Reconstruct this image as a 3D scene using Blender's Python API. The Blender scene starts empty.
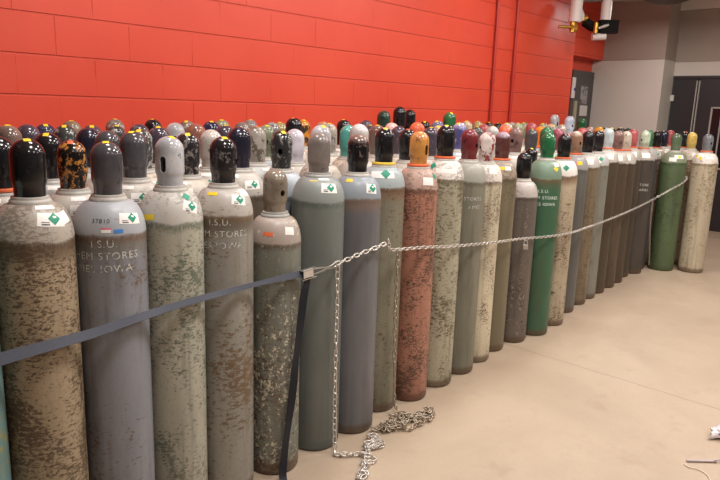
import bpy, bmesh, math, random
from mathutils import Vector, Matrix
PI = math.pi
scene = bpy.context.scene
COL = scene.collection
rnd = random.Random(7)

# ------------------------------------------------------------------ helpers
def lin(c):
    out = []
    for v in c:
        v = v / 255.0
        out.append(v / 12.92 if v <= 0.04045 else ((v + 0.055) / 1.055) ** 2.4)
    return (out[0], out[1], out[2], 1.0)

def mesh_from(name, verts, faces, smooth=True, angle=40):
    me = bpy.data.meshes.new(name)
    me.from_pydata(verts, [], faces)
    me.update()
    if smooth:
        me.shade_smooth()
        me.set_sharp_from_angle(angle=math.radians(angle))
    return me

def link(name, me, mat=None, parent=None, loc=(0, 0, 0), rz=0.0):
    o = bpy.data.objects.new(name, me)
    COL.objects.link(o)
    if mat is not None:
        if len(me.materials) == 0:
            me.materials.append(mat)
        o.material_slots[0].link = 'OBJECT'
        o.material_slots[0].material = mat
    o.location = loc
    o.rotation_euler = (0, 0, rz)
    if parent is not None:
        o.parent = parent
    return o

def thing(name, label, cat, loc=(0, 0, 0), rz=0.0, group=None):
    o = bpy.data.objects.new(name, None)
    COL.objects.link(o)
    o.empty_display_size = 0.1
    o.location = loc
    o.rotation_euler = (0, 0, rz)
    tag(o, label, cat, group)
    return o

def tag(o, label, cat, group=None):
    o['label'] = label
    o['category'] = cat
    if group:
        o['group'] = group
    return o

def structure(name, me, mat, label=None):
    o = link(name, me, mat)
    o['kind'] = 'structure'
    if label:
        o['label'] = label
    return o

class MB:
    """collects simple shapes into one mesh"""
    def __init__(self):
        self.v = []
        self.f = []
    def add(self, verts, faces):
        n = len(self.v)
        self.v += [tuple(p) for p in verts]
        self.f += [tuple(i + n for i in f) for f in faces]
    def box(self, c, s, M=None):
        vs = []
        for dx in (-.5, .5):
            for dy in (-.5, .5):
                for dz in (-.5, .5):
                    p = Vector((dx * s[0], dy * s[1], dz * s[2]))
                    if M is not None:
                        p = M @ p
                    vs.append(p + Vector(c))
        self.add(vs, [(0, 1, 3, 2), (4, 6, 7, 5), (0, 4, 5, 1), (2, 3, 7, 6), (0, 2, 6, 4), (1, 5, 7, 3)])
    def tube(self, pts, r, seg=10, closed=False, caps=True):
        pts = [Vector(p) for p in pts]
        n = len(pts)
        rs = r if isinstance(r, (list, tuple)) else [r] * n
        up = None
        rings = []
        for i in range(n):
            if closed:
                t = pts[(i + 1) % n] - pts[i - 1]
            else:
                t = pts[min(i + 1, n - 1)] - pts[max(i - 1, 0)]
            t.normalize()
            if up is None:
                up = Vector((0, 0, 1)) if abs(t.z) < .9 else Vector((1, 0, 0))
            a = t.cross(up)
            if a.length < 1e-5:
                a = t.cross(Vector((0.3, 1, 0.2)))
            a.normalize()
            b = a.cross(t).normalized()
            up = b
            rings.append([pts[i] + (a * math.cos(2 * PI * k / seg) + b * math.sin(2 * PI * k / seg)) * rs[i] for k in range(seg)])
        vs = [p for rg in rings for p in rg]
        fs = []
        m = n if closed else n - 1
        for i in range(m):
            for k in range(seg):
                j = (i + 1) % n
                fs.append((i * seg + k, i * seg + (k + 1) % seg, j * seg + (k + 1) % seg, j * seg + k))
        if caps and not closed:
            fs.append(tuple(range(seg - 1, -1, -1)))
            fs.append(tuple((n - 1) * seg + k for k in range(seg)))
        self.add(vs, fs)
    def lathe(self, prof, seg=32, c=(0, 0, 0), M=None):
        vs = []
        for r, z in prof:
            for k in range(seg):
                a = 2 * PI * k / seg
                p = Vector((max(r, 1e-5) * math.cos(a), max(r, 1e-5) * math.sin(a), z))
                if M is not None:
                    p = M @ p
                vs.append(p + Vector(c))
        fs = []
        for i in range(len(prof) - 1):
            for k in range(seg):
                fs.append((i * seg + k, i * seg + (k + 1) % seg, (i + 1) * seg + (k + 1) % seg, (i + 1) * seg + k))
        self.add(vs, fs)
    def band(self, pts, across, width, thick):
        """flat webbing: pts path, across = list of unit width directions"""
        pts = [Vector(p) for p in pts]
        n = len(pts)
        vs = []
        for i, p in enumerate(pts):
            t = (pts[min(i + 1, n - 1)] - pts[max(i - 1, 0)]).normalized()
            w = Vector(across[i])
            w = (w - t * w.dot(t)).normalized()
            nn = t.cross(w).normalized()
            wd = width[i] if isinstance(width, (list, tuple)) else width
            for a, b in ((-.5, -.5), (.5, -.5), (.5, .5), (-.5, .5)):
                vs.append(p + w * a * wd + nn * b * thick)
        fs = []
        for i in range(n - 1):
            for k in range(4):
                fs.append((i * 4 + k, i * 4 + (k + 1) % 4, (i + 1) * 4 + (k + 1) % 4, (i + 1) * 4 + k))
        fs.append((3, 2, 1, 0))
        fs.append(tuple((n - 1) * 4 + k for k in range(4)))
        self.add(vs, fs)
    def mesh(self, name, smooth=True, angle=40):
        me = mesh_from(name, [tuple(p) for p in self.v], self.f, False)
        bm = bmesh.new()
        bm.from_mesh(me)
        bmesh.ops.remove_doubles(bm, verts=bm.verts, dist=2e-5)
        bmesh.ops.recalc_face_normals(bm, faces=bm.faces)
        bm.to_mesh(me)
        bm.free()
        if smooth:
            me.shade_smooth()
            me.set_sharp_from_angle(angle=math.radians(angle))
        return me

# ------------------------------------------------------------------ materials
class NT:
    def __init__(self, name, rough=.5, metallic=0.0, spec=.5):
        self.m = bpy.data.materials.new(name)
        self.m.use_nodes = True
        self.n = self.m.node_tree.nodes
        self.l = self.m.node_tree.links
        self.b = self.n['Principled BSDF']
        self.b.inputs['Roughness'].default_value = rough
        self.b.inputs['Metallic'].default_value = metallic
        self.b.inputs['Specular IOR Level'].default_value = spec
        self.tc = None
    def coord(self, scale=(1, 1, 1), off=(0, 0, 0)):
        if self.tc is None:
            self.tc = self.n.new('ShaderNodeTexCoord')
        mp = self.n.new('ShaderNodeMapping')
        mp.inputs['Scale'].default_value = scale
        mp.inputs['Location'].default_value = off
        self.l.new(self.tc.outputs['Object'], mp.inputs['Vector'])
        return mp.outputs[0]
    def noise(self, vec, scale, detail=4, rough=.6, dist=0.0):
        t = self.n.new('ShaderNodeTexNoise')
        t.inputs['Scale'].default_value = scale
        t.inputs['Detail'].default_value = detail
        t.inputs['Roughness'].default_value = rough
        t.inputs['Distortion'].default_value = dist
        self.l.new(vec, t.inputs['Vector'])
        return t.outputs['Fac']
    def ramp(self, fac, lo, hi, a=0.0, b=1.0):
        t = self.n.new('ShaderNodeMapRange')
        t.interpolation_type = 'SMOOTHSTEP'
        t.inputs['From Min'].default_value = lo
        t.inputs['From Max'].default_value = hi
        t.inputs['To Min'].default_value = a
        t.inputs['To Max'].default_value = b
        self.l.new(fac, t.inputs['Value'])
        return t.outputs[0]
    def math(self, op, a, b=0.0, c=None):
        t = self.n.new('ShaderNodeMath')
        t.operation = op
        for i, x in enumerate((a, b, c)):
            if x is None:
                continue
            if isinstance(x, (int, float)):
                t.inputs[i].default_value = x
            else:
                self.l.new(x, t.inputs[i])
        return t.outputs[0]
    def mix(self, fac, a, b):
        t = self.n.new('ShaderNodeMix')
        t.data_type = 'RGBA'
        if isinstance(fac, (int, float)):
            t.inputs[0].default_value = fac
        else:
            self.l.new(fac, t.inputs[0])
        for i, x in ((6, a), (7, b)):
            if isinstance(x, tuple):
                t.inputs[i].default_value = x
            else:
                self.l.new(x, t.inputs[i])
        return t.outputs[2]
    def color(self, c):
        if isinstance(c, tuple):
            self.b.inputs['Base Color'].default_value = c
        else:
            self.l.new(c, self.b.inputs['Base Color'])
    def bump(self, h, strength=.2, dist=.002):
        t = self.n.new('ShaderNodeBump')
        t.inputs['Strength'].default_value = strength
        t.inputs['Distance'].default_value = dist
        self.l.new(h, t.inputs['Height'])
        self.l.new(t.outputs[0], self.b.inputs['Normal'])
    def xyz(self):
        if self.tc is None:
            self.tc = self.n.new('ShaderNodeTexCoord')
        s = self.n.new('ShaderNodeSeparateXYZ')
        self.l.new(self.tc.outputs['Object'], s.inputs[0])
        return s.outputs

def plain(name, rgb, rough=.5, metallic=0.0, var=.08, vscale=30):
    t = NT(name, rough, metallic)
    c = lin(rgb)
    d = tuple(x * (1 - var) for x in c[:3]) + (1,)
    e = tuple(min(1, x * (1 + var)) for x in c[:3]) + (1,)
    t.color(t.mix(t.noise(t.coord(), vscale, 3), d, e))
    return t.m

_seed = [0]
def steel(name, base, shoulder, patch, amt=.35, zs=1.15, chip=None, chipamt=.25, scale=7.0, foot=(92, 70, 52), footh=.045, rough=.34, under=None, stretch=2.3):
    """worn painted steel body: wall colour, shoulder colour, scuff patches, chips and a rusty foot"""
    _seed[0] += 1
    s = _seed[0]
    off = (s * 3.17, s * 1.91, s * 2.3)
    t = NT(name, rough)
    x, y, z = t.xyz()
    big = t.noise(t.coord((1, 1, .6), off), scale * .55, 4, .6, .5)
    mid = t.noise(t.coord((1, 1, stretch), off), scale * 4.2, 9, .74, .5)
    fine = t.noise(t.coord((1, 1, .6), off), scale * 11, 6, .75)
    tone = t.noise(t.coord((1, 1, .35), off), 5, 3)
    vert = t.noise(t.coord((1, 1, .06), off), 26, 4, .6)
    b = lin(base)
    col = t.mix(t.ramp(tone, .3, .7), tuple(v * .88 for v in b[:3]) + (1,), tuple(min(1, v * 1.12) for v in b[:3]) + (1,))
    pt = lin(patch)
    col = t.mix(t.math('MULTIPLY', t.ramp(vert, .5, .72), .10 + amt * .5), col, pt)
    col = t.mix(t.math('MULTIPLY', t.ramp(fine, .48, .66), .06 + amt * .35), col, pt)
    comb = t.math('ADD', t.math('ADD', t.math('MULTIPLY', mid, .62), t.math('MULTIPLY', fine, .14)), t.math('MULTIPLY', big, .34))
    th = .694 - amt * .26
    m1 = t.ramp(comb, th, th + .028)
    zn = t.math('ADD', z, t.math('MULTIPLY', t.math('SUBTRACT', tone, .5), .05))
    if under is not None:
        um = t.math('MULTIPLY', t.ramp(zn, zs - .085, zs - .03), .75)
        col = t.mix(um, col, lin(under))
    col = t.mix(t.math('MULTIPLY', t.ramp(t.math('ADD', t.math('MULTIPLY', vert, .5), t.math('MULTIPLY', big, .5)), .50, .62), .22), col, lin((70, 60, 48)))
    shm = t.ramp(zn, zs - .012, zs + .006)
    col = t.mix(shm, col, lin(shoulder))
    pm = t.math('MULTIPLY', m1, t.ramp(shm, 0, 1, 1.0, .6))
    col = t.mix(t.math('MULTIPLY', pm, .92), col, pt)
    ring = t.math('MULTIPLY', t.ramp(zn, zs - .035, zs - .012), t.ramp(zn, zs - .004, zs + .006, 1, 0))
    col = t.mix(t.math('MULTIPLY', ring, t.ramp(fine, .35, .6, .25, .85)), col, lin(patch))
    if chip is not None:
        f2 = t.math('ADD', t.math('MULTIPLY', t.noise(t.coord((1, 1, .8), (off[1], off[0], off[2])), scale * 7, 8, .72), .75), t.math('MULTIPLY', big, .3))
        cth = .68 - chipamt * .22
        col = t.mix(t.ramp(f2, cth, cth + .03), col, lin(chip))
    fm = t.ramp(t.math('ADD', z, t.math('MULTIPLY', fine, .03)), footh, footh + .03, 1, 0)
    col = t.mix(t.math('MULTIPLY', fm, .8), col, lin(foot))
    t.color(col)
    t.l.new(t.ramp(comb, .3, .7, rough - .12, rough + .18), t.b.inputs['Roughness'])
    t.bump(comb, .12, .001)
    return t.m

def capmat(name, base, spot=None, amt=.3, rough=.3, scale=26, dust_sheen=None):
    _seed[0] += 1
    s = _seed[0]
    off = (s * 2.7, s * 1.3, s * .9)
    t = NT(name, rough)
    vec = t.coord((1, 1, .8), off)
    n1 = t.noise(vec, scale, 7, .7, .3)
    n2 = t.noise(t.coord((1, 1, 1), off), 9, 3)
    b = lin(base)
    col = t.mix(t.ramp(n2, .3, .7), tuple(v * .75 for v in b[:3]) + (1,), tuple(min(1, v * 1.25 + .002) for v in b[:3]) + (1,))
    if dust_sheen is not None:
        x, y, z = t.xyz()
        dm = t.ramp(t.math('ADD', z, t.math('MULTIPLY', n1, .05)), .145, .19)  # dome tops lighter: dusty, with ceiling reflection painted in
        col = t.mix(t.math('MULTIPLY', dm, .7), col, lin(dust_sheen))
    if spot is not None:
        th = .66 - amt * .3
        col = t.mix(t.ramp(n1, th, th + .035), col, lin(spot))
    t.color(col)
    t.l.new(t.ramp(n1, .3, .7, rough * .34, rough * .34 + .10), t.b.inputs['Roughness'])
    t.bump(n1, .07, .0006)
    return t.m

M = {}
M['ring'] = plain('ring_paint', (180, 174, 166), .45, var=.2, vscale=60)
M['ring_grey'] = plain('ring_grey_paint', (160, 158, 152), .45, var=.2, vscale=60)
M['orange_ring'] = plain('orange_collar_paint', (212, 102, 60), .45, var=.15, vscale=60)
M['yellow_ring'] = plain('yellow_collar_paint', (222, 190, 70), .45, var=.15, vscale=60)
M['paper'] = plain('sticker_paper', (238, 232, 226), .55, var=.05)
M['print'] = plain('sticker_print', (90, 90, 92), .6)
M['diamond'] = plain('green_sticker', (24, 138, 108), .5)
M['white_print'] = plain('white_print', (225, 235, 225), .5)
M['yellow'] = plain('yellow_tape', (235, 200, 40), .5)
M['orange_sticker'] = plain('orange_sticker', (225, 110, 70), .5)
M['blue_sticker'] = plain('blue_sticker', (70, 130, 200), .5)
M['pink_sticker'] = plain('pink_sticker', (215, 110, 125), .5)
M['dark_ink'] = plain('dark_ink', (70, 68, 70), .6)
M['brass'] = plain('brass', (205, 160, 70), .3, .9)
M['valve_dark'] = plain('dark_valve_metal', (60, 52, 40), .5, .6)
def stencil():
    t = NT('stencil_paint', .55)
    n = t.noise(t.coord(), 60, 6, .7)
    t.color(t.mix(t.ramp(n, .42, .5), lin((130, 128, 118)), lin((205, 205, 198))))
    return t.m
M['stencil'] = stencil()

# ------------------------------------------------------------------ gas cylinder geometry
CAP_H, RING_H, SH_H, NECK_R = .171, .020, .108, .056
def body_profile(r, H):
    zt = H - CAP_H - RING_H
    z0 = zt - SH_H
    pr = [(0, .006), (r * .55, .004), (r - .016, 0.0), (r - .006, .003), (r - .0015, .010), (r, .02)]
    for i in range(1, 9):
        pr.append((r, .02 + (z0 - .02) * i / 8))
    for i in range(1, 13):
        a = PI / 2 * i / 12
        pr.append((NECK_R - .004 + (r - NECK_R + .004) * math.cos(a) ** .82, z0 + SH_H * math.sin(a) ** 1.12))
    return pr, z0, zt

def surf_point(prof, z0, theta, s):
    """point s metres up the wall measured along the profile from height z0, at angle theta"""
    pts = [(r, z) for r, z in prof if z >= .019 and r > .03]
    if s <= 0:
        r, z = pts[0][0], z0 + s
        nr, nz = 1.0, 0.0
    else:
        i = 0
        while i < len(pts) - 1 and pts[i][1] < z0 - 1e-6:
            i += 1
        acc = 0
        while i < len(pts) - 2:
            L = math.hypot(pts[i + 1][0] - pts[i][0], pts[i + 1][1] - pts[i][1])
            if acc + L >= s:
                break
            acc += L
            i += 1
        L = math.hypot(pts[i + 1][0] - pts[i][0], pts[i + 1][1] - pts[i][1])
        f = min(1, (s - acc) / L)
        r = pts[i][0] + (pts[i + 1][0] - pts[i][0]) * f
        z = pts[i][1] + (pts[i + 1][1] - pts[i][1]) * f
        nr, nz = (pts[i + 1][1] - pts[i][1]) / L, -(pts[i + 1][0] - pts[i][0]) / L
    return r, z, nr, nz

def patch_mesh(prof, z0, th, s, w, h, rot=0.0, off=.0008, n=8):
    """sheet w x h wrapped on the cylinder with its centre at angle th and profile distance s"""
    rc = surf_point(prof, z0, th, s)[0]
    vs, fs = [], []
    for i in range(n + 1):
        for j in range(n + 1):
            a = (i / n - .5) * w
            b = (j / n - .5) * h
            u = a * math.cos(rot) - b * math.sin(rot)
            v = a * math.sin(rot) + b * math.cos(rot)
            r, z, nr, nz = surf_point(prof, z0, 0, s + v)
            an = th + u / rc
            rr = r + nr * off
            vs.append((rr * math.cos(an), rr * math.sin(an), z + nz * off))
    for i in range(n):
        for j in range(n):
            k = i * (n + 1) + j
            fs.append((k, k + n + 1, k + n + 2, k + 1))
    return mesh_from('patch', vs, fs, True, 80)

_text = {}
def text_mesh(txt, size):
    key = (txt, size)
    if key in _text:
        return _text[key]
    cu = bpy.data.curves.new('lettering', 'FONT')
    cu.body = txt
    cu.size = size
    cu.align_x = 'CENTER'
    cu.space_character = 1.15
    cu.resolution_u = 3
    ob = bpy.data.objects.new('lettering', cu)
    COL.objects.link(ob)
    dg = bpy.context.evaluated_depsgraph_get()
    dg.update()
    me = bpy.data.meshes.new_from_object(ob.evaluated_get(dg))
    vs = [tuple(v.co) for v in me.vertices]
    fs = [tuple(p.vertices) for p in me.polygons]
    bpy.data.objects.remove(ob)
    bpy.data.curves.remove(cu)
    _text[key] = (vs, fs)
    return _text[key]

def wrapped_text(prof, z0, th, lines, size, off=.0009, cut=True):
    """lines = [(text, profile distance, sideways shift)]"""
    V, F = [], []
    for txt, s0, sh in lines:
        vs, fs = text_mesh(txt, size)
        n = len(V)
        for x, y, _ in vs:
            r, z, nr, nz = surf_point(prof, z0, 0, s0 + y)
            rc = surf_point(prof, z0, 0, s0)[0]
            an = th + (x + sh) / rc
            V.append(((r + off * nr) * math.cos(an), (r + off * nr) * math.sin(an), z + nz * off))
        F += [tuple(i + n for i in f) for f in fs]
    return mesh_from('stencil', V, F, False)

_cache = {}
def cached(key, fn):
    if key not in _cache:
        _cache[key] = fn()
    return _cache[key]

def body_mesh(r, H):
    b = MB()
    b.lathe(body_profile(r, H)[0], 56)
    return b.mesh('cylinder_body', True, 50)

def ring_mesh(rr=.060, h=RING_H):
    b = MB()
    b.lathe([(.030, -.004), (rr - .001, -.003), (rr, .003), (rr - .002, h * .45), (rr - .006, h * .6), (rr - .007, h * .95), (rr - .012, h), (.02, h + .001)], 40)
    return b.mesh('neck_ring', True, 35)

def collar_mesh():
    b = MB()
    b.lathe([(.040, .0), (.058, .0), (.0595, .003), (.0585, .009), (.052, .012), (.040, .012)], 40)
    return b.mesh('collar', True, 35)

def cap_mesh(kind):
    out = [(.0445, 0), (.0445, .028), (.0462, .034), (.0485, .042), (.050, .050), (.050, .120)]
    for i in range(1, 10):
        a = PI / 2 * i / 9
        out.append((.050 * math.cos(a), .120 + .051 * math.sin(a)))
    b = MB()
    if kind == 'solid':
        b.lathe([(0.03, .0)] + out, 40)
        return b.mesh('valve_cap', True, 50)
    inn = [(r * .90 if r > .01 else 0, z - .004 if z > .1 else z) for r, z in out[::-1]]
    b.lathe(out + inn + [out[0]], 48)
    me = b.mesh('valve_cap', True, 50)
    c = MB()
    if kind == 'round':
        hw, z1, z2 = .0105, .076, .080
    else:
        hw, z1, z2 = .0105, .058, .092
    outline = []
    for k in range(12):
        a = PI * k / 11
        outline.append((hw * math.cos(a), z2 + hw * math.sin(a)))
    for k in range(12):
        a = PI + PI * k / 11
        outline.append((hw * math.cos(a), z1 + hw * math.sin(a)))
    n = len(outline)
    vs = [(-.08, y, z) for y, z in outline] + [(.08, y, z) for y, z in outline]
    fs = [(i, (i + 1) % n, n + (i + 1) % n, n + i) for i in range(n)] + [tuple(range(n))[::-1], tuple(range(n, 2 * n))]
    c.add(vs, fs)
    cm = c.mesh('cutter', False)
    oa = bpy.data.objects.new('tmp_a', me)
    ob = bpy.data.objects.new('tmp_b', cm)
    COL.objects.link(oa)
    COL.objects.link(ob)
    md = oa.modifiers.new('b', 'BOOLEAN')
    md.operation = 'DIFFERENCE'
    md.object = ob
    md.solver = 'EXACT'
    dg = bpy.context.evaluated_depsgraph_get()
    dg.update()
    res = bpy.data.meshes.new_from_object(oa.evaluated_get(dg))
    bpy.data.objects.remove(oa)
    bpy.data.objects.remove(ob)
    res.shade_smooth()
    res.set_sharp_from_angle(angle=math.radians(45))
    res.name = 'valve_cap'
    return res

def tape_mesh(phi, w, h):
    """small tape on the dome of the cap; phi = tilt from the top, faces local +X"""
    vs, fs = [], []
    n = 5
    R = .0508
    for i in range(n + 1):
        for j in range(n + 1):
            u = (i / n - .5) * w / R
            v = phi + (j / n - .5) * h / R
            p = Vector((math.sin(v) * math.cos(u), math.sin(u), math.cos(v) * math.cos(u)))
            vs.append((p.x * R, p.y * R, .120 + p.z * R * 1.02))
    for i in range(n):
        for j in range(n):
            k = i * (n + 1) + j
            fs.append((k, k + 1, k + n + 2, k + n + 1))
    return mesh_from('tape', vs, fs, True, 80)

def valve_mesh():
    b = MB()
    b.lathe([(.0, .0), (.016, .0), (.016, .03), (.012, .035), (.012, .06), (.02, .062), (.02, .085), (.008, .09), (.008, .105), (.0, .106)], 14)
    return b.mesh('valve', True, 40)

def make_cylinder(spec):
    """spec: dict x,y,H,r,body,cap,hole,ring,collar,label,stickers,text,tape,face"""
    x, y, H, r = spec['x'], spec['y'], spec['H'], spec['r']
    face = math.atan2(-y, -x)                      # yaw that looks back over the open floor
    root = thing('gas_cylinder', spec['label'], 'gas cylinder', (x, y, 0), face, 'steel gas cylinders')
    if spec.get('shared'):
        Hm = 1.45
        sc = H / 1.45
        root.scale = (min(sc, 1.02), min(sc, 1.02), sc)
        H = Hm
    prof, z0, zt = body_profile(r, H)
    key = (round(r, 4), round(H, 4))
    body = link('body', cached(('b',) + key, lambda: body_mesh(r, H)), spec['body'], root)
    link('neck_ring', cached('ring', ring_mesh), M[spec.get('ring', 'ring')], root, (0, 0, zt))
    zc = zt + RING_H
    if spec.get('collar'):
        link('collar', cached('collar', collar_mesh), M[spec['collar']], root, (0, 0, zc - .008))
    hole = spec.get('hole', 'solid')
    cap = link('cap', cached(('cap', hole), lambda: cap_mesh(hole)), spec['cap'], root, (0, 0, zc), math.radians(spec.get('hole_yaw', 0)))
    if hole != 'solid':
        link('valve', cached('valve', valve_mesh), M['valve_dark'], root, (0, 0, zc))
    for (kind, yaw, phi) in spec.get('tape', []):
        mt = M['yellow'] if kind == 'y' else M['orange_ring']
        me = cached(('tape', round(phi, 2)), lambda: tape_mesh(phi, .020, .022))
        t = link('tape_mark', me, mt, cap)
        t.rotation_euler = (0, 0, math.radians(yaw - spec.get('hole_yaw', 0)))
    for st in spec.get('stickers', []):
        kind, deg, s, w, h = st[:5]
        rot = math.radians(st[5]) if len(st) > 5 else 0
        th = math.radians(deg)
        sk = (kind, deg, s, w, h, rot) + key
        if kind == 'label':       # white label with a green diamond and fine print
            o = link('sticker', cached(('p',) + sk, lambda: patch_mesh(prof, z0, th, s, w, h, rot, .0007)), M['paper'], root)
            dx = w * .12
            d = link('hazard_diamond', cached(('d',) + sk, lambda: patch_mesh(prof, z0, th + dx / r, s + h * .05, h * .66, h * .66, PI / 4 + rot, .0013)), M['diamond'], o)
            link('print', cached(('f',) + sk, lambda: patch_mesh(prof, z0, th + (dx + .002) / r, s + h * .16, h * .26, h * .16, rot, .0018, 3)), M['white_print'], o)
            for q, (dv, hh) in enumerate(((-.30, .10), (-.14, .05))):
                link('print', cached(('g', q) + sk, lambda: patch_mesh(prof, z0, th - w * .27 / r, s + h * dv, w * .28, h * hh, rot, .0013, 3)), M['print'], o)
        elif kind == 'diamond':
            link('hazard_diamond', cached(('d',) + sk, lambda: patch_mesh(prof, z0, th, s, w, h, PI / 4 + rot, .0012)), M['diamond'], root)
        else:
            link('sticker', cached(('p',) + sk, lambda: patch_mesh(prof, z0, th, s, w, h, rot, .0010)), M[kind], root)
    for (deg, size, lines, mat) in spec.get('text', []):
        th = math.radians(deg)
        for ln in lines:
            link('stencil_lettering' if mat != 'dark_ink' else 'stamped_number', wrapped_text(prof, z0, th, [ln], size), M[mat], root)
    return root

# ------------------------------------------------------------------ the front row
caps = {
 'black': capmat('black_cap', (30, 28, 30), (60, 56, 58), .15, .28),
 'black2': capmat('black_cap_scuffed', (34, 31, 33), (110, 104, 100), .25, .3),
 'dark_grey': capmat('dark_grey_cap', (74, 71, 74), (50, 48, 50), .2, .3),
 'black_orange': capmat('flaking_cap', (28, 26, 24), (186, 122, 60), .44, .35, 44),
 'light_grey': capmat('light_grey_cap', (176, 174, 176), (90, 88, 90), .12, .32),
 'olive_tan': capmat('olive_tan_cap', (132, 120, 106), (92, 82, 70), .25, .35),
 'steel_grey': capmat('steel_grey_cap', (126, 116, 110), (90, 82, 80), .2, .3),
 'brown_black': capmat('brown_black_cap', (26, 24, 26), (120, 100, 90), .3, .28, dust_sheen=(140, 112, 100)),
 'orange_ochre': capmat('ochre_cap', (192, 134, 70), (140, 88, 52), .3, .32, dust_sheen=(190, 120, 80)),
 'maroon': capmat('maroon_cap', (104, 40, 42), (60, 26, 28), .25, .3),
 'white_red': capmat('white_red_cap', (196, 184, 178), (130, 60, 56), .42, .35, 20),
 'brown_lilac': capmat('brown_lilac_cap', (82, 48, 44), (50, 34, 34), .25, .3, dust_sheen=(178, 160, 176)),
 'green': capmat('green_cap', (36, 96, 60), (110, 140, 112), .2, .3),
 'brown': capmat('brown_cap', (128, 98, 78), (90, 66, 54), .3, .35, dust_sheen=(190, 176, 160)),
 'pale_blue_grey': capmat('pale_blue_grey_cap', (178, 188, 190), (120, 130, 130), .2, .3),
 'mauve': capmat('mauve_cap', (126, 98, 92), (88, 66, 62), .3, .32),
 'grey_beige': capmat('grey_beige_cap', (176, 164, 148), (110, 98, 84), .3, .35),
 'pink': capmat('pink_cap', (166, 84, 86), (120, 56, 58), .3, .35),
 'pale_green': capmat('pale_green_cap', (178, 190, 168), (120, 132, 110), .25, .32),
 'mid_green': capmat('mid_green_cap', (62, 104, 70), (30, 60, 40), .3, .35),
 'grey_green': capmat('grey_green_cap', (92, 108, 84), (60, 72, 56), .3, .35),
 'blue_grey': capmat('blue_grey_cap', (112, 116, 118), (80, 84, 84), .25, .35),
 'teal': capmat('teal_cap', (76, 150, 140), (170, 190, 180), .2, .32),
}
S = steel
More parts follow.
